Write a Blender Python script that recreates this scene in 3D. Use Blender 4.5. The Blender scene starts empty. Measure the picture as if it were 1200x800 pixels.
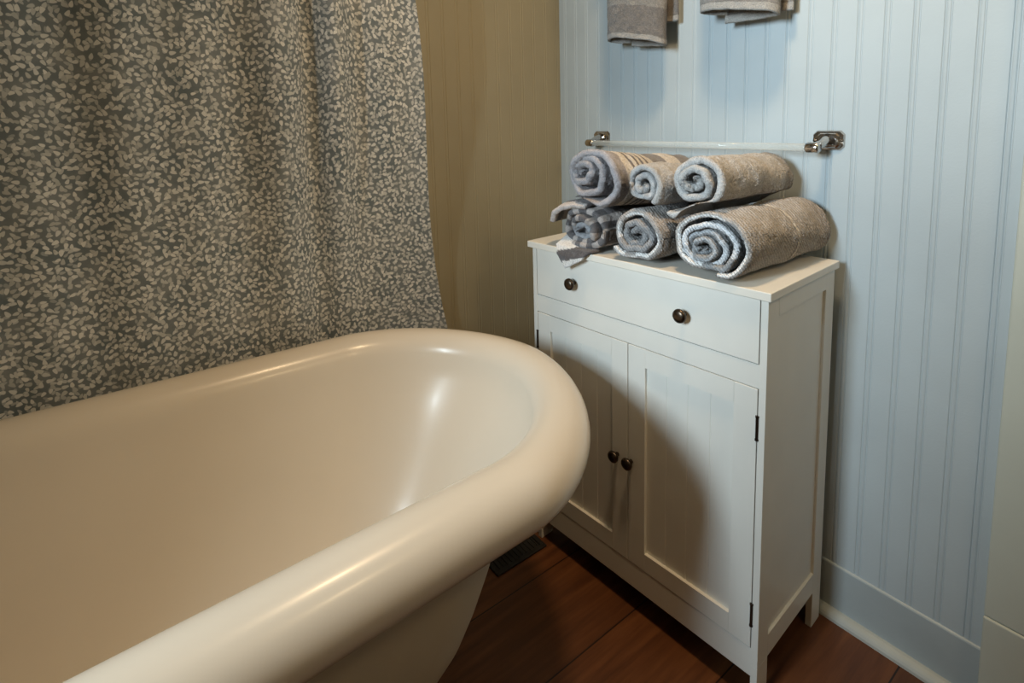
import bpy, bmesh, math, random
from mathutils import Vector, Matrix, noise
random.seed(7)
PI = math.pi
S = bpy.context.scene
COL = S.collection

# ------------------------------------------------------------------ helpers
def link(o, parent=None):
    COL.objects.link(o)
    if parent is not None:
        o.parent = parent
    return o

def mesh_obj(name, verts, faces, mat, parent=None, smooth=False, uvs=None, cols=None):
    me = bpy.data.meshes.new(name)
    me.from_pydata([tuple(v) for v in verts], [], faces)
    me.update()
    if mat is not None:
        me.materials.append(mat)
    if smooth:
        me.polygons.foreach_set('use_smooth', [True] * len(me.polygons))
    if uvs is not None:
        l = me.uv_layers.new(name='UVMap')
        for lp in me.loops:
            l.data[lp.index].uv = uvs[lp.vertex_index]
    if cols is not None:
        a = me.color_attributes.new('Col', 'FLOAT_COLOR', 'POINT')
        for i, c in enumerate(cols):
            a.data[i].color = (c[0], c[1], c[2], 1)
    return link(bpy.data.objects.new(name, me), parent)

def bm_obj(name, bm, mat, parent=None, smooth=False, recalc=True):
    if recalc:
        bmesh.ops.recalc_face_normals(bm, faces=bm.faces[:])
    me = bpy.data.meshes.new(name)
    bm.to_mesh(me); bm.free()
    me.materials.append(mat)
    if smooth:
        me.polygons.foreach_set('use_smooth', [True] * len(me.polygons))
    return link(bpy.data.objects.new(name, me), parent)

def box(bm, x0, x1, y0, y1, z0, z1, bev=0.0):
    r = bmesh.ops.create_cube(bm, size=1.0)
    vs = r['verts']
    for v in vs:
        v.co = Vector(((x0 + x1) / 2 + v.co.x * (x1 - x0), (y0 + y1) / 2 + v.co.y * (y1 - y0), (z0 + z1) / 2 + v.co.z * (z1 - z0)))
    if bev > 0:
        es = list({e for v in vs for e in v.link_edges})
        bmesh.ops.bevel(bm, geom=es, offset=bev, segments=2, affect='EDGES', profile=0.5, clamp_overlap=True)

def box_obj(name, b, mat, parent=None, bev=0.0012):
    bm = bmesh.new(); box(bm, *b, bev=bev)
    return bm_obj(name, bm, mat, parent)

def lathe(bm, prof, mtx, seg=28):
    rings = []
    for r, h in prof:
        if r < 1e-6:
            rings.append([bm.verts.new(mtx @ Vector((0, 0, h)))])
        else:
            rings.append([bm.verts.new(mtx @ Vector((r * math.cos(2 * PI * k / seg), r * math.sin(2 * PI * k / seg), h))) for k in range(seg)])
    for a, b in zip(rings[:-1], rings[1:]):
        for k in range(seg):
            k2 = (k + 1) % seg
            if len(a) == 1 and len(b) == 1: continue
            if len(a) == 1: bm.faces.new((a[0], b[k], b[k2]))
            elif len(b) == 1: bm.faces.new((a[k], a[k2], b[0]))
            else: bm.faces.new((a[k], a[k2], b[k2], b[k]))

def tube(bm, pts, rad, seg=12, caps=True):
    pts = [Vector(p) for p in pts]
    rings = []
    up = Vector((0, 0, 1))
    for i, p in enumerate(pts):
        t = (pts[min(i + 1, len(pts) - 1)] - pts[max(i - 1, 0)]).normalized()
        a = t.cross(up)
        if a.length < 1e-4: a = t.cross(Vector((1, 0, 0)))
        a.normalize(); b = t.cross(a)
        r = rad[i] if isinstance(rad, (list, tuple)) else rad
        rings.append([bm.verts.new(p + a * r * math.cos(2 * PI * k / seg) + b * r * math.sin(2 * PI * k / seg)) for k in range(seg)])
    for A, B in zip(rings[:-1], rings[1:]):
        for k in range(seg):
            bm.faces.new((A[k], A[(k + 1) % seg], B[(k + 1) % seg], B[k]))
    if caps:
        bm.faces.new(rings[0]); bm.faces.new(rings[-1])

def tag(o, label=None, cat=None, group=None, kind=None):
    if label: o['label'] = label
    if cat: o['category'] = cat
    if group: o['group'] = group
    if kind: o['kind'] = kind
    return o

def empty(name, loc=(0, 0, 0), rz=0.0):
    o = bpy.data.objects.new(name, None)
    o.empty_display_size = 0.05
    o.location = loc; o.rotation_euler = (0, 0, rz)
    return link(o)

# ------------------------------------------------------------------ materials
class NT:
    def __init__(self, name):
        self.m = bpy.data.materials.new(name)
        self.m.use_nodes = True
        self.t = self.m.node_tree
        self.n = self.t.nodes
        self.b = self.n.get('Principled BSDF')
    def node(self, typ, **kw):
        n = self.n.new(typ)
        for k, v in kw.items():
            setattr(n, k, v)
        return n
    def link(self, a, b): self.t.links.new(a, b)
    def set(self, **kw):
        for k, v in kw.items():
            k = k.replace('_', ' ')
            self.b.inputs[k].default_value = v
    def coord(self, out='Object'):
        return self.node('ShaderNodeTexCoord').outputs[out]
    def mapping(self, src, scale=(1, 1, 1), rot=(0, 0, 0), loc=(0, 0, 0)):
        m = self.node('ShaderNodeMapping')
        m.inputs['Scale'].default_value = scale
        m.inputs['Rotation'].default_value = rot
        m.inputs['Location'].default_value = loc
        self.link(src, m.inputs['Vector']); return m.outputs[0]
    def noise(self, src, scale, detail=3, rough=.5):
        n = self.node('ShaderNodeTexNoise')
        n.inputs['Scale'].default_value = scale; n.inputs['Detail'].default_value = detail
        n.inputs['Roughness'].default_value = rough
        self.link(src, n.inputs['Vector']); return n.outputs['Fac']
    def ramp(self, src, stops):
        r = self.node('ShaderNodeValToRGB')
        e = r.color_ramp.elements
        while len(e) > 1: e.remove(e[-1])
        e[0].position = stops[0][0]; e[0].color = (*stops[0][1], 1)
        for p, c in stops[1:]:
            x = e.new(p); x.color = (*c, 1)
        self.link(src, r.inputs[0]); return r.outputs[0]
    def mix(self, fac, a, b, mode='MIX'):
        n = self.node('ShaderNodeMix', data_type='RGBA', blend_type=mode)
        for s, v in ((n.inputs[0], fac), (n.inputs[6], a), (n.inputs[7], b)):
            if isinstance(v, (int, float)): s.default_value = v
            elif isinstance(v, tuple): s.default_value = (*v, 1)
            else: self.link(v, s)
        return n.outputs[2]
    def math(self, op, a, b=0.0, c=0.0):
        n = self.node('ShaderNodeMath', operation=op)
        for s, v in zip(n.inputs, (a, b, c)):
            if isinstance(v, (int, float)): s.default_value = v
            else: self.link(v, s)
        return n.outputs[0]
    def bump(self, h, strength=.2, dist=.002):
        n = self.node('ShaderNodeBump')
        n.inputs['Strength'].default_value = strength; n.inputs['Distance'].default_value = dist
        self.link(h, n.inputs['Height']); self.link(n.outputs[0], self.b.inputs['Normal'])

def paint(name, col, rough=.5, var=.06, bump=.12, scale=14, coat=0.0, fine=160):
    m = NT(name); c = m.coord()
    f = m.noise(c, scale, 4)
    d = tuple(x * (1 - var) for x in col); l = tuple(min(1, x * (1 + var)) for x in col)
    m.link(m.ramp(f, [(.3, d), (.7, l)]), m.b.inputs['Base Color'])
    m.set(Roughness=rough)
    if coat: m.set(Coat_Weight=coat, Coat_Roughness=.10)
    if bump: m.bump(m.noise(c, fine, 2), bump, .001)
    return m.m

def metal(name, col, rough):
    m = NT(name); c = m.coord()
    f = m.noise(c, 60, 3)
    m.link(m.ramp(f, [(.3, tuple(x * .8 for x in col)), (.7, col)]), m.b.inputs['Base Color'])
    m.set(Metallic=1.0, Roughness=rough)
    return m.m

M = {}
M['wall_blue'] = paint('pale_blue_wall_paint', (.47, .545, .585), .55, .05, .25, 5, fine=240)
M['wall_shaded'] = paint('shaded_wall_paint', (.35, .305, .20), .6, .06, .2, 4, fine=240)  # olive tone: the dim warm light on this wall put into its colour
M['wall_plain'] = paint('plain_wall_paint', (.30, .245, .165), .7, .05, .1, 4)
M['ceiling'] = paint('ceiling_paint', (.36, .33, .28), .8, .03, .1, 4)
M['baseboard'] = paint('baseboard_paint', (.41, .475, .50), .45, .07, .2, 8)
M['casing'] = paint('casing_paint', (.56, .60, .54), .45, .04, .15, 6)
M['cab'] = paint('white_cabinet_paint', (.80, .79, .74), .42, .025, .06, 10)
M['cab_top'] = paint('white_cabinet_top_paint', (.82, .79, .72), .4, .03, .06, 10)
M['dark_in'] = paint('cabinet_inside_shade', (.10, .09, .08), .8, .05, 0, 10)  # near-black so the gaps read dark: inner shade put into the colour
M['enamel'] = paint('white_enamel', (.74, .655, .54), .27, .015, .012, 6, coat=.07)
M['enamel'].node_tree.nodes['Principled BSDF'].inputs['Specular IOR Level'].default_value = .42
M['shell'] = paint('painted_iron_shell', (.62, .56, .42), .5, .05, .1, 8)
M['bronze'] = metal('dark_bronze', (.11, .085, .065), .32)
M['chrome'] = metal('worn_chrome', (.62, .58, .54), .14)
M['black_iron'] = paint('black_iron', (.012, .011, .011), .55, .2, .1, 30)
M['lamp_white'] = paint('lamp_glass', (.9, .88, .8), .4, .02, 0, 5)

def glass_mat():
    m = NT('clear_glass')
    c = m.coord()
    m.link(m.ramp(m.noise(c, 20, 2), [(.3, (.80, .86, .85)), (.7, (.88, .93, .92))]), m.b.inputs['Base Color'])
    m.set(Roughness=.05, IOR=1.5, Coat_Weight=.6, Coat_Roughness=.02)
    # clear through the middle, reflective and milky towards the edges of the rod
    lw = m.node('ShaderNodeLayerWeight'); lw.inputs['Blend'].default_value = .38
    a = m.math('ADD', m.math('MULTIPLY', lw.outputs['Facing'], .62), .16)
    m.link(a, m.b.inputs['Alpha'])
    return m.m
M['glass'] = glass_mat()

def wood_mat():
    m = NT('reddish_brown_planks')
    c = m.coord()
    sep = m.node('ShaderNodeSeparateXYZ'); m.link(c, sep.inputs[0])
    w = .205
    q = m.math('DIVIDE', m.math('SUBTRACT', sep.outputs[0], .331 - w * 10), w)
    idx = m.math('FLOOR', q); fr = m.math('FRACT', q)
    wn = m.node('ShaderNodeTexWhiteNoise', noise_dimensions='1D'); m.link(idx, wn.inputs['W'])
    st = m.mapping(c, (30, 2.2, 1))
    off = m.node('ShaderNodeVectorMath', operation='ADD'); m.link(st, off.inputs[0]); m.link(wn.outputs['Color'], off.inputs[1])
    g = m.noise(off.outputs[0], 1.6, 6, .6)
    base = m.ramp(g, [(.25, (.075, .027, .010)), (.5, (.17, .066, .024)), (.75, (.27, .115, .044))])
    blot = m.noise(c, 5, 3)
    base = m.mix(m.math('MULTIPLY', blot, .6), base, (.06, .022, .01), 'MIX')
    tone = m.ramp(wn.outputs['Value'], [(0, (.45, .4, .38)), (1, (1.25, 1.15, 1.05))])
    base = m.mix(1.0, base, tone, 'MULTIPLY')
    edge = m.math('LESS_THAN', m.math('ABSOLUTE', m.math('SUBTRACT', fr, .5)), .493)
    base = m.mix(edge, (.012, .005, .003), base)
    m.link(base, m.b.inputs['Base Color'])
    m.set(Roughness=.42)
    m.bump(m.math('ADD', g, edge), .12, .002)
    return m.m
M['floor'] = wood_mat()

def curtain_mat():
    m = NT('leaf_print_cloth')
    uv = m.coord('UV')
    wob = m.node('ShaderNodeTexNoise'); wob.inputs['Scale'].default_value = 60; m.link(uv, wob.inputs['Vector'])
    def layer(scale, seedv, asp, thr):
        mp = m.mapping(uv, (scale, scale, scale), (0, 0, seedv), (seedv * 3.1, seedv * 1.7, 0))
        mw = m.node('ShaderNodeMix', data_type='VECTOR'); mw.inputs[0].default_value = .10
        m.link(mp, mw.inputs[4])
        ad = m.node('ShaderNodeVectorMath', operation='ADD'); m.link(mp, ad.inputs[0]); m.link(wob.outputs['Color'], ad.inputs[1])
        m.link(ad.outputs[0], mw.inputs[5])
        src = mw.outputs[1]
        v = m.node('ShaderNodeTexVoronoi', voronoi_dimensions='2D', feature='F1'); v.inputs['Scale'].default_value = 1.0
        v.inputs['Randomness'].default_value = .85
        m.link(src, v.inputs['Vector'])
        d = m.node('ShaderNodeVectorMath', operation='SUBTRACT'); m.link(src, d.inputs[0]); m.link(v.outputs['Position'], d.inputs[1])
        sc = m.node('ShaderNodeSeparateColor'); m.link(v.outputs['Color'], sc.inputs[0])
        ro = m.node('ShaderNodeVectorRotate', rotation_type='Z_AXIS'); m.link(d.outputs[0], ro.inputs['Vector'])
        m.link(m.math('MULTIPLY', sc.outputs[0], 6.283), ro.inputs['Angle'])
        s2 = m.node('ShaderNodeSeparateXYZ'); m.link(ro.outputs[0], s2.inputs[0])
        xx = s2.outputs[0]; yy = m.math('MULTIPLY', s2.outputs[1], asp)
        # teardrop: narrower towards one end
        yy = m.math('MULTIPLY', yy, m.math('ADD', 1.0, m.math('MULTIPLY', xx, .9)))
        r = m.math('SQRT', m.math('ADD', m.math('MULTIPLY', xx, xx), m.math('MULTIPLY', yy, yy)))
        lim = m.math('MULTIPLY', m.math('ADD', m.math('MULTIPLY', sc.outputs[1], .32), .78), thr)
        mr = m.node('ShaderNodeMapRange'); m.link(m.math('SUBTRACT', r, lim), mr.inputs['Value'])
        mr.inputs['From Min'].default_value = -.04; mr.inputs['From Max'].default_value = .06
        mr.inputs['To Min'].default_value = 1; mr.inputs['To Max'].default_value = 0
        return mr.outputs[0], sc.outputs[2]
    a, ra = layer(82, .35, 1.75, .46)
    b, rb = layer(70, 1.9, 1.9, .37)
    blot = m.noise(uv, 14, 4, .6)
    big = m.noise(uv, 4.5, 3)
    ground = m.ramp(blot, [(.30, (.125, .155, .165)), (.5, (.205, .225, .225)), (.68, (.30, .31, .30))])
    ground = m.mix(m.math('MULTIPLY', big, .5), ground, (.15, .175, .19))
    leafa = m.ramp(ra, [(0, (.48, .48, .45)), (.5, (.68, .67, .63)), (1, (.80, .78, .73))])
    leafb = m.ramp(rb, [(0, (.40, .41, .40)), (1, (.72, .71, .67))])
    fade = m.math('ADD', m.math('MULTIPLY', m.math('GREATER_THAN', blot, .34), .22), .72)
    c = m.mix(m.math('MULTIPLY', b, m.math('MULTIPLY', fade, .8)), ground, leafb)
    c = m.mix(m.math('MULTIPLY', a, fade), c, leafa)
    m.link(c, m.b.inputs['Base Color'])
    m.set(Roughness=.85, Sheen_Weight=.15)
    wv = m.noise(uv, 900, 1)
    m.bump(wv, .15, .0006)
    return m.m
M['curtain'] = curtain_mat()

def terry(name, fine=520, contrast=.33, diag=False):
    m = NT(name)
    at = m.node('ShaderNodeVertexColor'); at.layer_name = 'Col'
    c = m.coord()
    n1 = m.noise(c, fine, 2, .6)
    if diag:
        wv = m.node('ShaderNodeTexWave', wave_type='BANDS', bands_direction='DIAGONAL')
        wv.inputs['Scale'].default_value = 75; wv.inputs['Distortion'].default_value = 3.5
        wv.inputs['Detail'].default_value = 2
        m.link(c, wv.inputs['Vector'])
        n1 = m.math('ADD', m.math('MULTIPLY', n1, .78), m.math('MULTIPLY', wv.outputs['Fac'], .22))
    n2 = m.noise(c, 60, 3)
    k = m.ramp(n1, [(.28, (1 - contrast,) * 3), (.72, (1 + contrast,) * 3)])
    col = m.mix(1.0, at.outputs[0], k, 'MULTIPLY')
    k2 = m.ramp(n2, [(.3, (.9, .9, .9)), (.7, (1.08, 1.08, 1.08))])
    col = m.mix(1.0, col, k2, 'MULTIPLY')
    m.link(col, m.b.inputs['Base Color'])
    m.set(Roughness=.95, Sheen_Weight=.35, Sheen_Roughness=.5)
    m.bump(n1, .9, .004)
    return m.m
M['terry'] = terry('terry_cloth')
M['terry_diag'] = terry('terry_cloth_diagonal_weave', 420, .36, True)

# ------------------------------------------------------------------ room
YW = .032      # blue wall
XL = -.253     # left wall
YB = -2.75     # wall behind the camera
XR = 1.75
ZC = 2.5
XE = 1.35      # end of the blue wall (behind the casing)

def bead_profile(a0, a1, ref, pitch):
    """(coordinate, depth) polyline of a beaded board: two fine grooves with a round bead between, once per pitch."""
    pts = [(a0, 0)]
    k = math.ceil((a0 + .008 - ref) / pitch)
    while ref + k * pitch < a1 - .008:
        c = ref + k * pitch
        for dx, dz in ((-.0062, 0), (-.0048, .0018), (-.0036, .0016), (-.0022, .0003), (0, -.0001), (.0022, .0003), (.0036, .0016), (.0048, .0018), (.0062, 0)):
            pts.append((c + dx, dz))
        k += 1
    pts.append((a1, 0))
    return pts

def beadboard(name, prof, place, mat, z0, z1, back):
    v = []; f = []
    n = len(prof)
    for z in (z0, z1):
        for a, d in prof: v.append(place(a, d, z))
    for i in range(n - 1):
        f.append((i, i + 1, n + i + 1, n + i))
    b = len(v)
    for z in (z0, z1):
        for a in (prof[0][0], prof[-1][0]): v.append(place(a, back, z))
    f += [(b, b + 1, b + 3, b + 2)]
    f += [tuple([b] + list(range(0, n)) + [b + 1])[::-1], tuple([b + 2] + list(range(n, 2 * n)) + [b + 3])]
    f += [(0, n, b + 2, b), (n - 1, b + 1, b + 3, 2 * n - 1)]
    return mesh_obj(name, v, f, mat)

wb = beadboard('wall_back', bead_profile(XL - .1, XR + .1, .742, .0461), lambda a, d, z: (a, YW + d, z), M['wall_blue'], 0, ZC, .1)
tag(wb, kind='structure')
wl = beadboard('wall_left', bead_profile(YB, YW, -.03, .0461), lambda a, d, z: (XL - d * .55, a, z), M['wall_shaded'], 0, ZC, .1)
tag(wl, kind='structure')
tag(box_obj('floor', (XL - .1, XR + .1, YB - .1, YW + .1, -.08, 0), M['floor'], bev=0), kind='structure')
tag(box_obj('ceiling', (XL - .1, XR + .1, YB - .1, YW + .1, ZC, ZC + .08), M['ceiling'], bev=0), kind='structure')
tag(box_obj('wall_right', (XR, XR + .1, YB - .1, YW, 0, ZC), M['wall_plain'], bev=0), kind='structure')
# wall behind the camera with a window opening
WX0, WX1, WZ0, WZ1 = .44, .86, 1.25, 1.90
bm = bmesh.new()
box(bm, XL, WX0, YB - .1, YB, 0, ZC); box(bm, WX1, XR, YB - .1, YB, 0, ZC)
box(bm, WX0, WX1, YB - .1, YB, 0, WZ0); box(bm, WX0, WX1, YB - .1, YB, WZ1, ZC)
tag(bm_obj('wall_front', bm, M['wall_plain']), kind='structure')
bm = bmesh.new()
fw_ = .05
box(bm, WX0 - fw_, WX0, YB, YB + .02, WZ0 - fw_, WZ1 + fw_); box(bm, WX1, WX1 + fw_, YB, YB + .02, WZ0 - fw_, WZ1 + fw_)
box(bm, WX0, WX1, YB, YB + .02, WZ1, WZ1 + fw_); box(bm, WX0, WX1, YB, YB + .03, WZ0 - fw_, WZ0)
tag(bm_obj('window_1', bm, M['casing']), kind='structure')

tag(box_obj('blocker_half_wall', (.65, XR, -1.99, -1.89, 0, 1.37), M['wall_plain'], bev=0), kind='structure')  # added unseen half wall, holds daylight off the lower blue wall
tag(box_obj('blocker_end_wall', (XL, .445, -2.10, -2.0, 0, ZC), M['wall_plain'], bev=0), kind='structure')  # added unseen stub wall, holds daylight off tub inside and curtain
# skirting on the blue wall: flat board with eased top, and a shoe moulding
def extrude_x(name, prof, x0, x1, mat):
    v = [(x, y, z) for x in (x0, x1) for y, z in prof]
    n = len(prof)
    f = [(i, (i + 1) % n, n + (i + 1) % n, n + i) for i in range(n)] + [tuple(range(n))[::-1], tuple(range(n, 2 * n))]
    return mesh_obj(name, v, f, mat)
CX0 = .858
b1 = extrude_x('baseboard_back', [(YW + .004, 0), (YW - .004, 0), (YW - .004, .117), (YW - .003, .1195), (YW - .0005, .1212), (YW + .004, .1215)], XL, CX0, M['baseboard'])
tag(b1, kind='structure')
q = [(YW - .004, 0)] + [(YW - .004 - .020 * math.cos(t * PI / 10), .018 * math.sin(t * PI / 10)) for t in range(6)]
b2 = extrude_x('trim_2', q, XL, CX0, paint('shoe_moulding_paint', (.42, .46, .45), .5, .08, .2, 12))
tag(b2, kind='structure')
# casing at the right: flat board with a plinth joint
bm = bmesh.new()
box(bm, CX0, CX0 + .14, YW - .024, YW + .004, .205, ZC, .003)
box(bm, CX0, CX0 + .14, YW - .026, YW + .004, 0, .2045, .003)
tag(bm_obj('trim_1', bm, M['casing']), kind='structure')
M['wall_gap'] = None

# ------------------------------------------------------------------ floor vent
vt = empty('floor_vent', (.01, -.415, 0))
tag(vt, 'dark slotted metal vent in the floor between the bathtub and the cabinet', 'vent')
bm = bmesh.new()
w2, l2 = .058, .079
box(bm, -w2, -w2 + .012, -l2, l2, 0, .005, .001); box(bm, w2 - .012, w2, -l2, l2, 0, .005, .001)
box(bm, -w2 + .012, w2 - .012, -l2, -l2 + .012, 0, .005, .001); box(bm, -w2 + .012, w2 - .012, l2 - .012, l2, 0, .005, .001)
bm_obj('frame', bm, M['black_iron'], vt)
box_obj('duct_shade_plate', (-w2 + .008, w2 - .008, -l2 + .008, l2 - .008, 0, .0012), M['black_iron'], vt, 0)  # black plate stands in for the unlit duct under the slots
bm = bmesh.new()
for k in range(11):
    y = -l2 + .0175 + k * .0122
    box(bm, -w2 + .011, w2 - .011, y, y + .0045, .0003, .0035)
bm_obj('louvers', bm, M['black_iron'], vt)

# ------------------------------------------------------------------ cabinet
ANG = .0573
cab = empty('storage_cabinet', (.6, 0, 0), ANG)
tag(cab, 'white bathroom cabinet with one drawer and two panelled doors, holding rolled towels', 'cabinet')
D_, H_, T_ = .3046, .805, .0156
F_ = -.2942
OV, PW, SPW = .008, .0128, .042
L_, R_ = OV, .6 - OV
ZDR, ZDT, ZDB, ZRB = .6694, .6261, .1165, .0593
ZSR, ZSP, ZSPT = .083, .128, .752
def cb(x0, x1, y0, y1, z0, z1): return (x0 - .6, x1 - .6, y0, y1, z0, z1)
box_obj('cabinet_top', cb(0, .6, -D_, 0, H_ - T_, H_), M['cab_top'], cab, .0015)
for s, (x0, x1) in (('l', (L_, L_ + PW)), ('r', (R_ - PW, R_))):
    bm = bmesh.new()
    box(bm, *cb(x0, x1, F_, F_ + SPW, ZSR, H_ - T_), bev=.0008)
    box(bm, *cb(x0, x1, -SPW, 0, ZSR, H_ - T_), bev=.0008)
    box(bm, *cb(x0, x1, F_ + SPW, -SPW, ZSPT, H_ - T_)); box(bm, *cb(x0, x1, F_ + SPW, -SPW, ZSR, ZSP))
    bm_obj('side_frame', bm, M['cab'], cab)
    px0, px1 = (x0 + .005, x1) if s == 'l' else (x0, x1 - .005)
    box_obj('side_panel', cb(px0, px1, F_ + SPW, -SPW, ZSP, ZSPT), M['cab'], cab, 0)
    for y0 in (F_, -SPW):
        box_obj('leg', cb(x0, x1, y0, y0 + SPW, 0, ZSR), M['cab'], cab, .0008)
XI0, XI1 = L_ + PW, R_ - PW
bm = bmesh.new(); box(bm, *cb(XI0, XI1, F_ + .001, F_ + .02, ZRB, ZDB), bev=.0006); bm_obj('bottom_rail', bm, M['cab'], cab)
bm = bmesh.new(); box(bm, *cb(XI0, XI1, F_ + .001, F_ + .02, ZDT, ZDR), bev=.0006); bm_obj('middle_rail', bm, M['cab'], cab)
bm = bmesh.new(); box(bm, *cb(XI0, XI1, -.012, -.004, ZRB, H_ - T_)); bm_obj('back_panel', bm, M['cab'], cab)
for z0, z1 in ((ZRB + .01, ZRB + .022), (ZDT + .01, ZDT + .02)):
    box_obj('shelf', cb(XI0, XI1, F_ + .021, -.012, z0, z1), M['dark_in'], cab, 0)

KN = [(0, 0), (.0052, 0), (.0048, .004), (.0046, .009), (.0062, .012), (.0128, .0145), (.0142, .0178), (.0134, .0215), (.0095, .0243), (.004, .0252), (0, .0254)]
def knob(parent, x, z, s=1.0):
    bm = bmesh.new()
    mt = Matrix.Translation((x - .6, F_ + .001, z)) @ Matrix.Rotation(PI / 2, 4, 'X') @ Matrix.Scale(s, 4)
    lathe(bm, KN, mt)
    return bm_obj('knob', bm, M['bronze'], parent, smooth=True)
G = .0016
dr = box_obj('drawer', cb(XI0 + G, XI1 - G, F_, F_ + .017, ZDR + G, H_ - T_ - .0012), M['cab'], cab, .001)
knob(dr, .147, .7255); knob(dr, .433, .7245)

def door(x0, x1, hinge_left):
    d = None
    st, rl = .043, .0405
    z0, z1 = ZDB + G, ZDT - G
    bm = bmesh.new()
    box(bm, *cb(x0, x0 + st, F_, F_ + .017, z0, z1), bev=.001); box(bm, *cb(x1 - st, x1, F_, F_ + .017, z0, z1), bev=.001)
    box(bm, *cb(x0 + st, x1 - st, F_ + .0003, F_ + .017, z0, z0 + rl)); box(bm, *cb(x0 + st, x1 - st, F_ + .0003, F_ + .017, z1 - rl, z1))
    # chamfer strip round the recess
    d = bm_obj('door', bm, M['cab'], cab)
    a0, a1 = x0 + st, x1 - st; c0, c1 = z0 + rl, z1 - rl
    # recessed panel with fine vertical grooves
    n = 4; prof = [(a0, 0)]
    for k in range(1, n):
        xx = a0 + (a1 - a0) * k / n
        prof += [(xx - .0016, 0), (xx, .0014), (xx + .0016, 0)]
    prof.append((a1, 0))
    yp = F_ + .0075
    v = [(x - .6, yp + dd, z) for z in (c0, c1) for x, dd in prof]
    m_ = len(prof)
    f = [(i, i + 1, m_ + i + 1, m_ + i) for i in range(m_ - 1)]
    b = len(v)
    v += [(a0 - .6, F_ + .014, c0), (a1 - .6, F_ + .014, c0), (a0 - .6, F_ + .014, c1), (a1 - .6, F_ + .014, c1)]
    f.append((b, b + 2, b + 3, b + 1))
    mesh_obj('door_panel', v, f, M['cab'], d)
    hx = x0 - .0012 if hinge_left else x1 + .0012
    for zz in (.5535, .188):
        bm = bmesh.new()
        tube(bm, [(hx - .6, F_ - .0012, zz - .0215), (hx - .6, F_ - .0012, zz + .0215)], .0026, 10)
        for e in (-.0215, .0215):
            tube(bm, [(hx - .6, F_ - .0012, zz + e - .0015), (hx - .6, F_ - .0012, zz + e + .0015)], .0033, 10)
        bm_obj('hinge', bm, M['bronze'], d, smooth=False)
    return d
XM = .2995
dl = door(XI0 + G, XM - .0009, True); knob(dl, .2715, .359, .95)
drr = door(XM + .0009, XI1 - G, False); knob(drr, .3085, .3595, .95)

# ------------------------------------------------------------------ bathtub
tub = empty('bathtub', (.169, -1.15, 0))
tag(tub, 'white freestanding roll-top bathtub beside the patterned shower curtain', 'bathtub')
XT, HW, YE, BB, EX, ZR, ROT, TILT, HW2 = .1689, .3083, -.4782, .2863, 1.7616, .5635, .0214, -.0133, -.0244
RO, RV = .0518, .0525
STR = .80            # straight length
def plan(d, de, n=72, ns=26):
    """closed plan outline inset by d at the sides and de at the ends (local z=0)."""
    hw, b = HW - d, BB - .35 * d - .35 * de
    ye = YE - de
    yc = ye - b
    P = []
    def se(t, p): return math.copysign(abs(t) ** (2 / p), t)
    ex = EX + .12 * min(1, max(0, d) / .1)
    ys_end = YE - BB - STR
    for k in range(n + 1):
        a = PI * k / n
        P.append((hw * se(math.cos(a), ex), yc + b * abs(math.sin(a)) ** (2 / ex)))
    for k in range(1, ns):
        y = yc + (ys_end - yc) * k / ns
        P.append((-(hw - HW2 * (y - yc) * -1 * -1) if False else -(hw + HW2 * (y - yc)), y))
    hw2_ = hw + HW2 * (ys_end - yc); b2 = BB + .05 - .3 * d - .7 * de
    for k in range(n + 1):
        a = PI + PI * k / n
        P.append((hw2_ * se(math.cos(a), 1.95), ys_end - b2 * abs(math.sin(a)) ** (2 / 1.95)))
    for k in range(1, ns):
        y = ys_end + (yc - ys_end) * k / ns
        P.append((hw + HW2 * (y - yc), y))
    c, s = math.cos(ROT), math.sin(ROT)
    out = []
    for x, y in P:
        dx, dy = x, y - YE
        out.append((dx * c - dy * s + XT, dx * s + dy * c + YE))
    return out
def loft(name, secs, mat, close_first=False, close_last=False):
    rings = []; v = []; f = []
    for d, de, z in secs:
        P = plan(d, de); ids = []
        for x, y in P:
            tz = TILT * (y - YE) * min(1, max(0, (z - .15) / .4))
            ids.append(len(v)); v.append((x - .169, y + 1.15, z + tz))
        rings.append(ids)
    n = len(rings[0])
    for A, B in zip(rings[:-1], rings[1:]):
        for k in range(n):
            f.append((A[k], A[(k + 1) % n], B[(k + 1) % n], B[k]))
    if close_last: f.append(tuple(rings[-1]))
    if close_first: f.append(tuple(rings[0])[::-1])
    return mesh_obj(name, v, f, mat, tub, smooth=True)
secs = []
# under-lip -> outer -> crest -> inner edge -> inside wall -> bottom
for k in range(31):
    a = math.radians(-118 + 285 * k / 30)
    secs.append((-RO * math.cos(a), -RO * math.cos(a), ZR + RV * math.sin(a)))
ind = [(.0545, .0555, -.012), (.0585, .066, -.04), (.070, .090, -.08), (.081, .115, -.13), (.092, .139, -.18), (.104, .163, -.23), (.117, .188, -.275),
       (.131, .211, -.315), (.147, .236, -.348), (.165, .260, -.372), (.189, .285, -.388), (.217, .308, -.397), (.245, .330, -.401)]
for d, de, dz in [(a_, b_, c_ if c_ > -.1 else -.1 + (c_ + .1) * .88) for a_, b_, c_ in ind]: secs.append((d, de, ZR + dz))
loft('basin', secs, M['enamel'], close_last=True)
ext = [(.026, .026, ZR - .0465), (.046, .048, ZR - .0513), (.0515, .060, ZR - .058), (.060, .080, ZR - .085), (.070, .102, ZR - .13), (.081, .126, ZR - .18), (.093, .150, ZR - .24), (.106, .176, ZR - .30),
       (.121, .200, ZR - .35), (.140, .226, ZR - .39), (.165, .255, ZR - .418), (.195, .285, ZR - .432), (.22, .312, ZR - .436)]
loft('outer_shell', ext, M['shell'], close_last=True)
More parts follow.
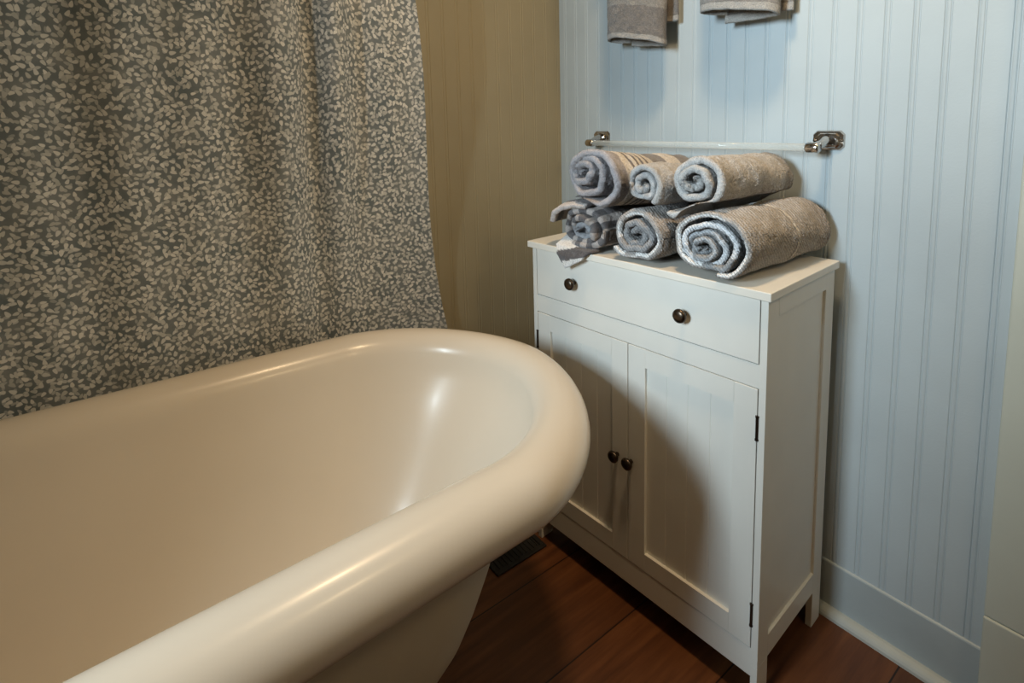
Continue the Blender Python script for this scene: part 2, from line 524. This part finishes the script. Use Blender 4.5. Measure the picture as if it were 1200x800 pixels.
def claw_foot(x, y, rz):
    """ball and claw foot: flared leg plate curving down to a ball with toes"""
    bm = bmesh.new()
    pts = [(0, 0, .215), (.012, 0, .18), (.03, 0, .145), (.046, 0, .11), (.05, 0, .08), (.046, 0, .055), (.05, 0, .036)]
    tube(bm, pts, [.026, .034, .032, .026, .02, .019, .022], 14)
    r = bmesh.ops.create_uvsphere(bm, u_segments=18, v_segments=12, radius=.026)
    bmesh.ops.translate(bm, verts=r['verts'], vec=(.052, 0, .026))
    for a in (-.8, 0, .8):
        ca, sa = math.cos(a), math.sin(a)
        tube(bm, [(.052 + ca * .004, sa * .004, .056), (.052 + ca * .02, sa * .02, .048), (.052 + ca * .031, sa * .031, .03), (.052 + ca * .03, sa * .03, .006)], [.009, .009, .008, .0055], 8)
    bmesh.ops.transform(bm, matrix=Matrix.Translation((x - .169, y + 1.15, 0)) @ Matrix.Rotation(rz, 4, 'Z'), verts=bm.verts[:])
    return bm_obj('claw_foot', bm, M['shell'], tub, smooth=True)
for x, y, rz in ((.169 + .15, -.86, .5), (.169 - .15, -.86, PI - .5), (.169 + .17, -1.6, -.5), (.169 - .13, -1.6, PI + .5)):
    claw_foot(x, y, rz)

# ------------------------------------------------------------------ shower curtain and its rail (rail above the frame)
def curtain():
    zb, zt = .22, 1.985
    nz, ns = 70, 500
    Smax = 1.19
    FS = .285
    def shape(s, z):
        t = (z - .53) / .88
        ye = -.437 - .118 * t - .012 * math.sin(t * 5)      # free edge flares out at the bottom
        yf = -.775 - .02 * t
        if s < FS: y = ye + (yf - ye) * (s / FS)
        else: y = yf - (s - FS) * 1.0
        up = min(1, max(0, (z - .56) / .9)); up = up * up * (3 - 2 * up)
        amp = .25 + .75 * min(1, max(0, (z - .5) / .6))
        xb = -.226 + .085 * up
        fold = -.034 * math.exp(-((s - FS) / .028) ** 2) * amp
        fold += .018 * math.exp(-((s - FS + .06) / .035) ** 2) * amp
        fold += .016 * math.exp(-((s - FS - .07) / .04) ** 2) * amp
        fold += amp * (.010 * math.sin(s * 21 + 1.2 + .5 * t) * math.exp(-abs(s - .35) * .4) + .006 * math.sin(s * 47 + 2.1 + t))
        fold += amp * .006 * noise.noise(Vector((s * 9, z * 2.0, 3.1)))
        x = xb + fold
        lim = -.247
        if z < .62: lim = -.247
        if x < lim: x = lim + .0
        if z < .66: x = min(x, -.222 + max(0, (z - .6)) * .6)
        return x, y
    v = []; uv = []
    ss = [Smax * (k / ns) for k in range(ns + 1)]
    # arc length at mid height
    arc = [0]
    for k in range(1, ns + 1):
        a = shape(ss[k - 1], 1.1); b = shape(ss[k], 1.1)
        arc.append(arc[-1] + math.hypot(a[0] - b[0], a[1] - b[1]))
    for j in range(nz + 1):
        z = zb + (zt - zb) * j / nz
        for k, s in enumerate(ss):
            x, y = shape(s, z)
            v.append((x, y, z)); uv.append((arc[k], z))
    f = []
    w = ns + 1
    for j in range(nz):
        for k in range(ns):
            a = j * w + k
            f.append((a, a + w, a + w + 1, a + 1))
    o = mesh_obj('shower_curtain', v, f, M['curtain'], None, smooth=True, uvs=uv)
    return o
sc_ = curtain()
tag(sc_, 'blue-grey shower curtain printed with small cream leaves, hanging behind the bathtub', 'curtain')
bm = bmesh.new()
tube(bm, [(-.141, YW, 2.0), (-.141, -2.0, 2.0)], .0125, 16)
rod = bm_obj('curtain_rod', bm, M['chrome'], smooth=True)
tag(rod, 'metal rail from which the leaf-print shower curtain hangs', 'rail')

# ------------------------------------------------------------------ towel bar on the blue wall
BARZ = 1.045
bar = empty('towel_bar', (.24, YW, BARZ))
tag(bar, 'empty clear glass towel bar with chrome brackets above the rolled towels', 'towel bar')
def octo(bm, cx, y0, y1, w, h, ch, cz=0):
    P = [(-w, -h + ch), (-w + ch, -h), (w - ch, -h), (w, -h + ch), (w, h - ch), (w - ch, h), (-w + ch, h), (-w, h - ch)]
    A = [bm.verts.new((cx + x, y0, cz + z)) for x, z in P]
    ins = .0022
    B = [bm.verts.new((cx + x * (1 - ins / w), y1, cz + z * (1 - ins / h))) for x, z in P]
    for k in range(8): bm.faces.new((A[k], A[(k + 1) % 8], B[(k + 1) % 8], B[k]))
    bm.faces.new(A[::-1]); bm.faces.new(B)
BXL, BXR = -.074, .556
RY, RZ = -.056, -.012
for s, bx in ((-1, BXL), (1, BXR)):
    cx = bx - .24
    bm = bmesh.new()
    octo(bm, cx, 0, -.004, .031, .0205, .008)
    octo(bm, cx, -.004, -.0065, .022, .0155, .006)
    pl = bm_obj('wall_plate', bm, M['chrome'], bar)
    for sx in (-1, 1):
        bm = bmesh.new()
        lathe(bm, [(0, 0), (.0035, 0), (.0033, .0012), (.0018, .002), (0, .0021)], Matrix.Translation((cx + sx * .0262, -.0038, 0)) @ Matrix.Rotation(PI / 2, 4, 'X'), 12)
        bm_obj('screw', bm, M['bronze'], pl, smooth=True)
    bm = bmesh.new()
    tube(bm, [(cx, -.006, 0), (cx, -.02, -.001), (cx, -.036, -.006), (cx - s * .004, -.05, -.011), (cx - s * .010, RY, RZ)], [.0145, .0095, .0085, .0095, .0105], 16)
    lathe(bm, [(0, -.013), (.0092, -.013), (.0108, -.010), (.0108, .010), (.0092, .013), (0, .013)], Matrix.Translation((cx - s * .006, RY, RZ)) @ Matrix.Rotation(PI / 2, 4, 'Y'), 20)
    bm_obj('bracket', bm, M['chrome'], bar, smooth=True)
bm = bmesh.new()
tube(bm, [(BXL - .24 + .006, RY, RZ), (BXR - .24 - .006, RY, RZ)], .0078, 24)
bm_obj('glass_rod', bm, M['glass'], bar, smooth=True)

# ------------------------------------------------------------------ rolled towels
def sstep(a, b, x):
    t = min(1, max(0, (x - a) / (b - a))); return t * t * (3 - 2 * t)
CMAT = Matrix.Translation((.6, 0, 0)) @ Matrix.Rotation(ANG, 4, 'Z') @ Matrix.Translation((-.6, 0, 0))
SOLID = []          # towels already laid down: (front, rear, hw, hh) in cabinet coordinates

def tufts(V, F, C, pick, h, rnd):
    """raise a small tuft of pile on each picked face (the faces stay joined to the sheet)"""
    out = []
    for q, ok in zip(F, pick):
        if not ok or len(q) != 4:
            out.append(q); continue
        a, b, c, d = (V[i] for i in q)
        n = (c - a).cross(d - b)
        if n.length < 1e-12:
            out.append(q); continue
        n.normalize()
        w = rnd.random()
        p = (a + b + c + d) * .25 + n * h * (.35 + .9 * w) + (b - a) * (rnd.random() - .5) * .9 + (d - a) * (rnd.random() - .5) * .9
        k = len(V); V.append(p)
        cc = C[q[0]]; g = .82 + .34 * w
        C.append((min(1, cc[0] * g), min(1, cc[1] * g), min(1, cc[2] * g)))
        out += [(q[0], q[1], k), (q[1], q[2], k), (q[2], q[3], k), (q[3], q[0], k)]
    return out

def roll(name, front, rear, hw, hh, mat, colf, turns=3.2, th=.0085, core=.13, a0=-2.2, cshift=(0, 0), seed=0, sag=.0,
         wr=.004, flat=.35, direction=1, ragged=.006, tail=None, hw_r=None, hh_r=None, innerp=0.0, floor=None, gap=0.0, lump=.09, pile=.0024, extra=0.0):
    """front / rear: centres of the two ends (cabinet coordinates). A long sheet wound to a spiral, with thickness."""
    A = Vector(front); B = Vector(rear)
    nu, nv = int(125 * turns) + 60, 120
    th2 = th / 2
    hw_r = hw_r or hw; hh_r = hh_r or hh
    ends = [0, .0015, .0045, .009, .015, .023]
    vs = ends + [.023 + (1 - .046) * k / nv for k in range(1, nv)] + [1 - e for e in ends[::-1]]
    solids = list(SOLID)
    def centre(u, v):
        ang = a0 + direction * u * turns * 2 * PI
        tn = u * turns
        ca, sa = math.cos(ang), math.sin(ang)
        n1 = noise.noise(Vector((ca * .9 + seed * 9.1, sa * .9 + v * .9, seed * 3.3 + tn * .33)))
        n2 = noise.noise(Vector((ca * 2.1 + seed * 5.1, sa * 2.1 + v * 2.4, seed * 1.7 + tn * .45)))
        q = core + (1 - core) * (1 - u) ** .92
        q *= 1 - gap * sstep(.75, 1.25, tn) * (1 - .5 * sstep(1.2, turns, tn))
        q *= 1 + lump * n1 * (.5 + 1.3 * u) + lump * .6 * n2 * (.4 + 1.8 * u)
        w = hw + (hw_r - hw) * v; h = hh + (hh_r - hh) * v
        x = (w - th2) * q * ca; z = (h - th2) * q * sa
        zmin = -(h - th2) * (q * (1 - flat * .4))
        if z < zmin: z = zmin + (z - zmin) * .25
        k = sstep(.1, .75, u)
        x += cshift[0] * k * (1 - v); z += cshift[1] * k * (1 - v)
        if tail and u < tail[0]:
            e = (1 - u / tail[0]) ** 1.6
            f = 1 - .6 * sstep(0, .5, v)
            x += tail[1] * e * f; z += tail[2] * e * f
        return x, z
    us = [i / nu for i in range(nu + 1)]
    mid = [[centre(u, v) for u in us] for v in vs]
    arc = [0]; row = mid[len(vs) // 2]
    for i in range(1, nu + 1):
        arc.append(arc[-1] + math.hypot(row[i][0] - row[i - 1][0], row[i][1] - row[i - 1][1]))
    V = []; C = []
    nvv = len(vs)
    axis = (B - A); Ln = axis.length
    def put(i, j, side):
        v = vs[j]; u = us[i]
        r = mid[j]
        a = r[max(i - 1, 0)]; b = r[min(i + 1, nu)]
        tx, tz = b[0] - a[0], b[1] - a[1]; l = math.hypot(tx, tz) or 1
        nx, nz = tz / l * direction, -tx / l * direction
        dv = min(v, 1 - v) * Ln; du = min(arc[i], arc[-1] - arc[i])
        e = min(dv, du, th2) / th2
        k = math.sqrt(max(0.0, 1 - (1 - e) ** 2)) * .92 + .08
        px, pz = r[i][0], r[i][1]
        off = side * th2 * k
        if side > 0 and u < 1.0 / turns * 1.15:
            off += wr * noise.noise(Vector((px * 13 + seed, v * 4.2, pz * 13))) * min(1, dv / .02)
            off += wr * .28 * noise.noise(Vector((px * 40 + seed, v * 14, pz * 40)))
        off += .0009 * noise.noise(Vector((px * 190, v * Ln * 190, pz * 190 + seed)))
        x = px + nx * off; z = pz + nz * off
        P = A + axis * v
        rag = ragged * noise.noise(Vector((u * turns * 2.2 + seed * 2, 0, seed))) + ragged * .8 * noise.noise(Vector((u * turns * 6.5 + seed * 2, 3, seed))) + innerp * sstep(.25, 1, u)
        X = P.x + x; Y = P.y + rag * (1 - v); Z = P.z + z - sag * math.sin(PI * v)
        if floor is not None:
            f0 = floor + .0028
            if Z < f0 + .012: Z = f0 + .012 * math.exp((Z - f0 - .012) / .012)
        for (f, rr, w, h) in solids:          # give way to the towels already lying there
            t = min(1, max(0, (Y - f[1]) / (rr[1] - f[1])))
            cx = f[0] + (rr[0] - f[0]) * t; cz = f[2] + (rr[2] - f[2]) * t
            w1, h1 = w + .009, h + .008
            dx, dz = (X - cx) / w1, (Z - cz) / h1
            d = math.hypot(dx, dz)
            if d < 1.14:
                d2 = 1.0 + .14 * math.exp((d - 1.14) / .14)
                if dz > -.6:
                    e = d2 / max(d, .25)
                    X = cx + dx * w1 * e; Z = cz + max(dz, dz * .3) * h1 * e
        return CMAT @ Vector((X, Y, Z)), colf(u, v, arc[i], arc[-1], side, u * turns)
    idx = {}
    for side in (1, -1):
        for j in range(nvv):
            for i in range(nu + 1):
                p, c = put(i, j, side)
                idx[(side, i, j)] = len(V); V.append(p); C.append(c)
    Fc = []; pick = []
    for j in range(nvv - 1):
        near = vs[j] < .16 or vs[j] > .93
        for i in range(nu):
            a, b, c, d = idx[(1, i, j)], idx[(1, i + 1, j)], idx[(1, i + 1, j + 1)], idx[(1, i, j + 1)]
            e, f, g, h = idx[(-1, i, j)], idx[(-1, i + 1, j)], idx[(-1, i + 1, j + 1)], idx[(-1, i, j + 1)]
            if direction > 0: Fc.append((a, b, c, d)); Fc.append((h, g, f, e))
            else: Fc.append((d, c, b, a)); Fc.append((e, f, g, h))
            pick += [near or us[i] * turns < 1.05, near]
    for i in range(nu):
        for j in (0, nvv - 1):
            q = (idx[(1, i, j)], idx[(-1, i, j)], idx[(-1, i + 1, j)], idx[(1, i + 1, j)])
            Fc.append(q if (j == 0) == (direction > 0) else q[::-1]); pick.append(True)
    for j in range(nvv - 1):
        for i in (0, nu):
            q = (idx[(1, i, j)], idx[(1, i, j + 1)], idx[(-1, i, j + 1)], idx[(-1, i, j)])
            Fc.append(q if (i == 0) == (direction > 0) else q[::-1]); pick.append(True)
    Fc = tufts(V, Fc, C, pick, pile, random.Random(int(seed * 10)))
    SOLID.append((A, B, max(hw, hw_r), max(hh, hh_r) + extra))
    return mesh_obj(name, V, Fc, mat, None, smooth=True, cols=C)

def mixc(a, b, t): return tuple(x + (y - x) * t for x, y in zip(a, b))
TG = 'rolled bath towels on the cabinet'
BROWN = (.52, .475, .44); LAV = (.54, .51, .535); WHITE = (.97, .95, .93); DARK = (.15, .135, .14); CREAM = (.95, .87, .78)

# bottom right: grey-brown with white edging and a thin pale band
def c_br(u, v, s, S_, side, turn):
    c = BROWN if side > 0 else (.38, .37, .37)
    if turn > .95: c = (.40, .40, .41)  # blue-grey inner turns: the cooler light there put into the colour
    if side < 0 and v < .02 and turn < 1.0 and noise.noise(Vector((u * 19, 4, 0))) > -.22: c = WHITE
    if 1.15 < turn < 2.3 and v < .02: c = (.86, .88, .92)  # white hem, its bluish shade put into the colour
    if turn >= 2.3 and v < .008 and side > 0: c = (.55, .58, .62)
    if turn < .95 and side > 0:
        d = abs(v - .545)
        if d < .011: c = (.82, .76, .69)
        elif d < .026: c = (.36, .32, .285)
        if v > .90: c = mixc(c, (.2, .16, .13), .35)
    return c
o = roll('rolled_towel', (.486, -.303, .871), (.517, .004, .868), .080, .066, M['terry_diag'], c_br, turns=4.2, th=.0118, core=.10, a0=-1.35, cshift=(-.016, -.010), seed=1.3, wr=.007, floor=H_, innerp=.006, ragged=.012, hw_r=.068, hh_r=.062, gap=.11, lump=.12)
tag(o, 'large grey-brown rolled towel with white edging, bottom row at the cabinet\'s open end', 'towel', TG)

# bottom middle: grey with white edging
def c_bm(u, v, s, S_, side, turn):
    c = (.45, .415, .395) if turn < .95 else (.40, .39, .395)
    if v < .030 and side < 0 and turn < .95 and noise.noise(Vector((u * 14, 2, 0))) > -.12: c = WHITE
    if v < .010 and side > 0 and turn < .6 and noise.noise(Vector((u * 17, 5, 0))) > .1: c = (.74, .71, .69)
    return c
o = roll('rolled_towel', (.322, -.302, .866), (.352, .0, .862), .0725, .061, M['terry_diag'], c_bm, turns=2.9, th=.0145, core=.14, a0=-2.5, cshift=(-.004, -.004), seed=4.7, wr=.006, floor=H_, innerp=.008, ragged=.012, gap=.13, lump=.12)
tag(o, 'dark grey rolled towel with white edging, middle of the bottom row', 'towel', TG)

# bottom left: striped across the winding
def c_bl(u, v, s, S_, side, turn):
    if turn > 1.75: return (.52, .53, .57)
    return (.64, .57, .535) if ((s + .004) / .034) % 1.0 < .46 else DARK
o = roll('rolled_towel', (.171, -.296, .858), (.200, .0, .855), .076, .053, M['terry'], c_bl, turns=2.9, th=.0160, core=.14, a0=-2.0, cshift=(-.004, -.006), seed=8.2, wr=.010, floor=H_, innerp=.006, ragged=.016, gap=.04, lump=.17, extra=.010)
tag(o, 'rolled towel with dark and pale stripes, a corner hanging over the cabinet edge', 'towel', TG)
BLT = o
# its corner flap hanging over the cabinet's front edge, and the bunched fold on top
def flap(name, parent, grid, colf, th=.006, mat=None, rep=5):
    nu, nv = len(grid[0]), len(grid)
    bm = bmesh.new()
    vv = [bm.verts.new(CMAT @ Vector(p)) for r in grid for p in r]
    for j in range(nv - 1):
        for i in range(nu - 1):
            bm.faces.new([vv[k] for k in (j * nu + i, j * nu + i + 1, (j + 1) * nu + i + 1, (j + 1) * nu + i)])
    bmesh.ops.subdivide_edges(bm, edges=bm.edges[:], cuts=rep, use_grid_fill=True, smooth=.6)
    bmesh.ops.recalc_face_normals(bm, faces=bm.faces[:])
    bmesh.ops.solidify(bm, geom=bm.faces[:], thickness=th)
    bmesh.ops.recalc_face_normals(bm, faces=bm.faces[:])
    bm.verts.index_update()
    inv = CMAT.inverted()
    V = [v.co.copy() for v in bm.verts]
    F = [tuple(v.index for v in f.verts) for f in bm.faces]
    bm.free()
    C = [colf(inv @ p) for p in V]
    F = tufts(V, F, C, [True] * len(F), .0012, random.Random(3))
    return mesh_obj(name, V, F, mat or M['terry'], parent, smooth=True, cols=C)
def c_flap(p):
    t = (.806 - p.z) + (p.x - .12) * .30
    if t < .004: return WHITE
    if t < .030: return (.10, .09, .095)
    return (.88, .87, .86)
flap('corner_flap', BLT, [
    [(.112, -.280, .834), (.145, -.285, .826), (.180, -.288, .819), (.218, -.288, .815)],
    [(.106, -.310, .8145), (.140, -.312, .8125), (.175, -.314, .812), (.210, -.312, .812)],
    [(.116, -.319, .795), (.144, -.320, .793), (.172, -.320, .795), (.200, -.319, .802)],
    [(.142, -.321, .765), (.153, -.3215, .770), (.170, -.321, .779), (.192, -.320, .7915)]], c_flap, th=.005)
def c_fold(p):
    if p.y < -.293: return (.70, .64, .62)
    return (.155, .14, .145) if (p.y + .30) / .05 % 1.0 < .6 else (.55, .50, .48)
fg = []
for y in (-.306, -.300, -.27, -.235):
    row = []
    for a in (75, 98, 120, 144, 172):
        A_ = math.radians(a)
        k = 1.0 + (.05 if y < -.29 else .16)
        if y < -.303: k = .98
        row.append((.171 + .080 * k * math.cos(A_) - .006, y + .012 * math.sin(A_ * 2), .858 + .055 * k * math.sin(A_)))
    fg.append(row)
flap('bunched_fold', BLT, fg, c_fold, th=.010, rep=5)

# top left: lavender grey with cream and dark bands round it
def c_tl(u, v, s, S_, side, turn):
    c = LAV
    if side > 0:
        if .12 < v < .47:
            c = CREAM
            for k in (.215, .275, .335, .395):
                if abs(v - k) < .012: c = (.20, .175, .175)
        elif v > .47: c = (.33, .305, .30)
        if .64 < v < .80: c = CREAM
    return c
o = roll('rolled_towel', (.204, -.299, .974), (.236, -.005, .958), .083, .071, M['terry'], c_tl, turns=3.0, th=.0165, core=.15, a0=-2.15, cshift=(-.026, .016), seed=2.9, wr=.007, ragged=.014, innerp=.003, sag=.002, gap=.12, lump=.12, tail=(.12, -.006, -.004), hw_r=.064, hh_r=.058, flat=.1)
tag(o, 'lavender-grey rolled towel with cream and dark bands, on top of the striped one', 'towel', TG)

# top middle: smaller light beige-grey roll
def c_tm(u, v, s, S_, side, turn):
    return (.69, .655, .62) if (side > 0 and turn < .9) else (.70, .69, .69)
o = roll('rolled_towel', (.335, -.294, .968), (.364, -.002, .957), .049, .048, M['terry'], c_tm, turns=2.2, th=.0140, core=.14, a0=-1.0, seed=6.1, wr=.006, ragged=.008, innerp=-.002, gap=.08, lump=.12)
tag(o, 'small light beige-grey rolled towel, middle of the top row', 'towel', TG)
# top right: light grey
def c_tr(u, v, s, S_, side, turn):
    c = (.72, .69, .665) if (side > 0 and turn < .95) else (.72, .71, .70)
    if turn < .95 and side > 0 and v > .88: c = mixc(c, (.30, .26, .22), .5)
    return c
o = roll('rolled_towel', (.452, -.290, .977), (.455, -.004, .969), .062, .062, M['terry'], c_tr, turns=2.5, th=.0155, core=.14, a0=-2.25, seed=3.6, wr=.008, ragged=.008, cshift=(-.010, .006), tail=(.20, -.034, -.020), gap=.11, lump=.11)
tag(o, 'fluffy light grey rolled towel, resting on the large grey-brown one', 'towel', TG)

# ------------------------------------------------------------------ hanging hand towels
def catmull(pts, n):
    P = [Vector((*p, 0)) for p in pts]
    P = [P[0] * 2 - P[1]] + P + [P[-1] * 2 - P[-2]]
    out = []
    m = len(pts) - 1
    for k in range(n + 1):
        t = k / n * m; i = min(int(t), m - 1); t -= i
        a, b, c, d = P[i:i + 4]
        out.append(.5 * ((2 * b) + (c - a) * t + (2 * a - 5 * b + 4 * c - d) * t * t + (3 * b - a - 3 * c + d) * t ** 3))
    return out
def hang_towel(name, sections, bands, seed, xr):
    """folded hand towel over the rail; sections = [(top-view curve of the cloth, bottom height function(x, k))]"""
    V = []; F = []; C = []; pick = []
    ztop = 1.600; th = .0062
    for li, (pts, z0f) in enumerate(sections):
        n = 46 if len(pts) < 4 else 150
        nz = 84
        cur = catmull(pts, n) if len(pts) > 2 else [Vector((pts[0][0] + (pts[1][0] - pts[0][0]) * k / n, pts[0][1] + (pts[1][1] - pts[0][1]) * k / n, 0)) for k in range(n + 1)]
        base = len(V); ids = {}
        for side in (1, -1):
            for j in range(nz + 1):
                t = j / nz
                for k in range(n + 1):
                    p = cur[k]; tg = (cur[min(k + 1, n)] - cur[max(k - 1, 0)]).normalized()
                    nr = Vector((tg.y, -tg.x, 0))
                    z0 = z0f(p.x, k / n)
                    z = z0 + (ztop - z0) * t ** 1.5
                    h = z - z0
                    e = min(1, h / (th / 2) + .15, min(k, n - k) / 2 + .2)
                    fade = min(1, (ztop - z) / .12)
                    q = p + nr * side * th / 2 * math.sqrt(max(.02, 1 - (1 - e) ** 2))
                    w = .0045 * noise.noise(Vector((p.x * 16 + seed, z * 8, p.y * 25))) + .0015 * noise.noise(Vector((p.x * 60 + seed, z * 60, p.y * 60)))
                    q = q + nr * w * fade
                    ids[(side, j, k)] = len(V)
                    V.append(Vector((q.x, q.y, z + .002 * noise.noise(Vector((p.x * 40, p.y * 40, seed))) * (1 - t))))
                    C.append(bands(h))
        for j in range(nz):
            for k in range(n):
                a = [ids[(1, j, k)], ids[(1, j, k + 1)], ids[(1, j + 1, k + 1)], ids[(1, j + 1, k)]]
                b = [ids[(-1, j + 1, k)], ids[(-1, j + 1, k + 1)], ids[(-1, j, k + 1)], ids[(-1, j, k)]]
                F += [tuple(a), tuple(b)]; lo = j < nz * .7; pick += [lo, lo]
        for k in range(n):
            F.append((ids[(1, 0, k + 1)], ids[(1, 0, k)], ids[(-1, 0, k)], ids[(-1, 0, k + 1)])); pick.append(True)
            F.append((ids[(1, nz, k)], ids[(1, nz, k + 1)], ids[(-1, nz, k + 1)], ids[(-1, nz, k)])); pick.append(False)
        for j in range(nz):
            F.append((ids[(1, j, 0)], ids[(1, j + 1, 0)], ids[(-1, j + 1, 0)], ids[(-1, j, 0)])); pick.append(True)
            F.append((ids[(1, j + 1, n)], ids[(1, j, n)], ids[(-1, j, n)], ids[(-1, j + 1, n)])); pick.append(True)
    F = tufts(V, F, C, pick, .0013, random.Random(int(seed * 10)))
    # the fold over the rail
    cy, cz, ro, ri = -.036, 1.612, .045, .024
    path = [(-1, -.015)] + [(None, PI - PI * k / 16) for k in range(17)] + [(1, -.015)]
    base = len(V)
    for x in xr:
        for r in (ro, ri):
            for a, t in path:
                V.append(Vector((x, cy + a * r, cz + t)) if a else Vector((x, cy + r * math.cos(t), cz + r * math.sin(t))))
                C.append(bands(.3))
    n = len(path)
    for k in range(n - 1):
        o0, i0, o1, i1 = base + k, base + n + k, base + 2 * n + k, base + 3 * n + k
        F += [(o0, o0 + 1, o1 + 1, o1), (i0, i1, i1 + 1, i0 + 1), (o0, i0, i0 + 1, o0 + 1), (o1, o1 + 1, i1 + 1, i1)]
    return mesh_obj(name, V, F, M['terry'], None, smooth=True, cols=C)
def bands1(h):
    if h < .013: return (.44, .42, .395)
    if h < .016: return (.22, .205, .19)
    if h < .083: return (.205, .19, .18)
    if h < .088: return (.33, .315, .29)
    return (.285, .27, .25)
def bands2(h):
    if h < .016: return (.47, .45, .42)
    if h < .019: return (.24, .225, .21)
    return (.30, .285, .265)
HGR = 'hand towels hanging on the blue wall'
def c_sec(xl, xr, bl, k=1.0):
    w = xr - xl
    return [(bl, -.017), (bl + .3 * (xr - bl), -.012), (xr - .035, -.012), (xr - .010, -.022), (xr, -.040), (xr - .012, -.058), (xr - .05, -.069),
            (xl + .5 * w, -.074), (xl + .042, -.070), (xl + .012, -.060), (xl, -.046), (xl + .006, -.034), (xl + .026, -.026), (xl + .05, -.023)]
t1 = hang_towel('hanging_hand_towel', [(c_sec(.029, .200, .078), lambda x, k: 1.303 - .12 * (x - .03) + .012 * math.exp(-((k - .6) / .17) ** 2) - .006 * sstep(.42, .25, k)), ([(.12, .004), (.207, .004)], lambda x, k: 1.338)], bands1, 1.7, (.04, .19))
tag(t1, 'grey folded hand towel with a dark lower band, hanging nearer the wall corner', 'towel', HGR)
t2 = hang_towel('hanging_hand_towel', [(c_sec(.307, .477, .347), lambda x, k: 1.331 - .12 * (x - .308) + .006 * math.exp(-((k - .6) / .17) ** 2) - .007 * sstep(.42, .27, k) - .012 * max(0, 1 - k / .16) ** .7), ([(.39, .004), (.489, .004)], lambda x, k: 1.316)], bands2, 5.2, (.32, .465))
tag(t2, 'grey folded hand towel with a pale hem, hanging farther from the wall corner', 'towel', HGR)
# bar that carries them, just above the frame
ub = empty('towel_rail', (.25, YW, 1.614))
tag(ub, 'wall rail that carries the two hanging grey hand towels', 'towel rail')
bm = bmesh.new(); tube(bm, [(-.29, -.068, 0), (.29, -.068, 0)], .0065, 14); bm_obj('rod', bm, M['chrome'], ub, smooth=True)
for sx in (-.285, .285):
    bm = bmesh.new(); tube(bm, [(sx, 0, 0), (sx, -.006, 0), (sx, -.008, 0), (sx, -.075, 0)], [.02, .02, .009, .009], 16); bm_obj('bracket', bm, M['chrome'], ub, smooth=True)

# ------------------------------------------------------------------ lights
def area(name, loc, target, sx, sy, power, col, spread=180):
    l = bpy.data.lights.new(name, 'AREA'); l.shape = 'RECTANGLE'; l.size = sx; l.size_y = sy
    l.energy = power; l.color = col; l.spread = math.radians(spread)
    o = bpy.data.objects.new(name, l); link(o); o.location = loc
    d = (Vector(target) - Vector(loc)).normalized()
    o.rotation_euler = d.to_track_quat('-Z', 'Y').to_euler()
    return o
area('window_daylight', ((WX0 + WX1) / 2, YB - .02, (WZ0 + WZ1) / 2), (.50, 0, 1.0), WX1 - WX0, WZ1 - WZ0, 22.5, (.73, .89, .98), 110)
pl = bpy.data.lights.new('ceiling_bulb', 'SPOT'); pl.energy = 36; pl.color = (1.0, .70, .40); pl.spot_size = math.radians(112); pl.spot_blend = 1.0; pl.shadow_soft_size = .085
po = bpy.data.objects.new('ceiling_bulb', pl); link(po); po.location = (.62, -.54, 2.28); po.rotation_euler = (Vector((.36, -.22, .7)) - Vector((.62, -.54, 2.28))).to_track_quat('-Z', 'Y').to_euler()

pl = bpy.data.lights.new('vanity_bulb', 'POINT'); pl.energy = 8; pl.color = (1.0, .74, .42); pl.shadow_soft_size = .08
po = bpy.data.objects.new('vanity_bulb', pl); link(po); po.location = (1.62, -.45, 1.9)
w = bpy.data.worlds.new('World'); S.world = w; w.use_nodes = True
bg = w.node_tree.nodes['Background']; bg.inputs[0].default_value = (.7, .8, 1, 1); bg.inputs[1].default_value = .3

# ------------------------------------------------------------------ camera
CY = dict(X=1.0670, Y=-1.1907, Z=1.1036, yaw=.9339, pitch=.1208, roll=-.0277, f=645.08, cx=587.31, cy=219.93)
def make_cam():
    c = bpy.data.cameras.new('camera'); o = bpy.data.objects.new('camera', c); link(o)
    ya, pi_, ro = CY['yaw'], CY['pitch'], CY['roll']
    fw = Vector((-math.sin(ya) * math.cos(pi_), math.cos(ya) * math.cos(pi_), -math.sin(pi_)))
    r = Vector((math.cos(ya), math.sin(ya), 0)); u = r.cross(fw)
    r2 = r * math.cos(ro) + u * math.sin(ro); u2 = -r * math.sin(ro) + u * math.cos(ro)
    m = Matrix(((r2.x, u2.x, -fw.x, CY['X']), (r2.y, u2.y, -fw.y, CY['Y']), (r2.z, u2.z, -fw.z, CY['Z']), (0, 0, 0, 1)))
    o.matrix_world = m
    c.sensor_fit = 'HORIZONTAL'; c.sensor_width = 36
    c.lens = CY['f'] * 36 / 1200
    c.shift_x = (600 - CY['cx']) / 1200; c.shift_y = (CY['cy'] - 400) / 1200
    c.clip_start = .02; c.clip_end = 30
    S.camera = o
make_cam()
S.view_settings.view_transform = 'Standard'
S.view_settings.look = 'None'
S.view_settings.exposure = .33
S.cycles.caustics_reflective = False
S.cycles.caustics_refractive = False
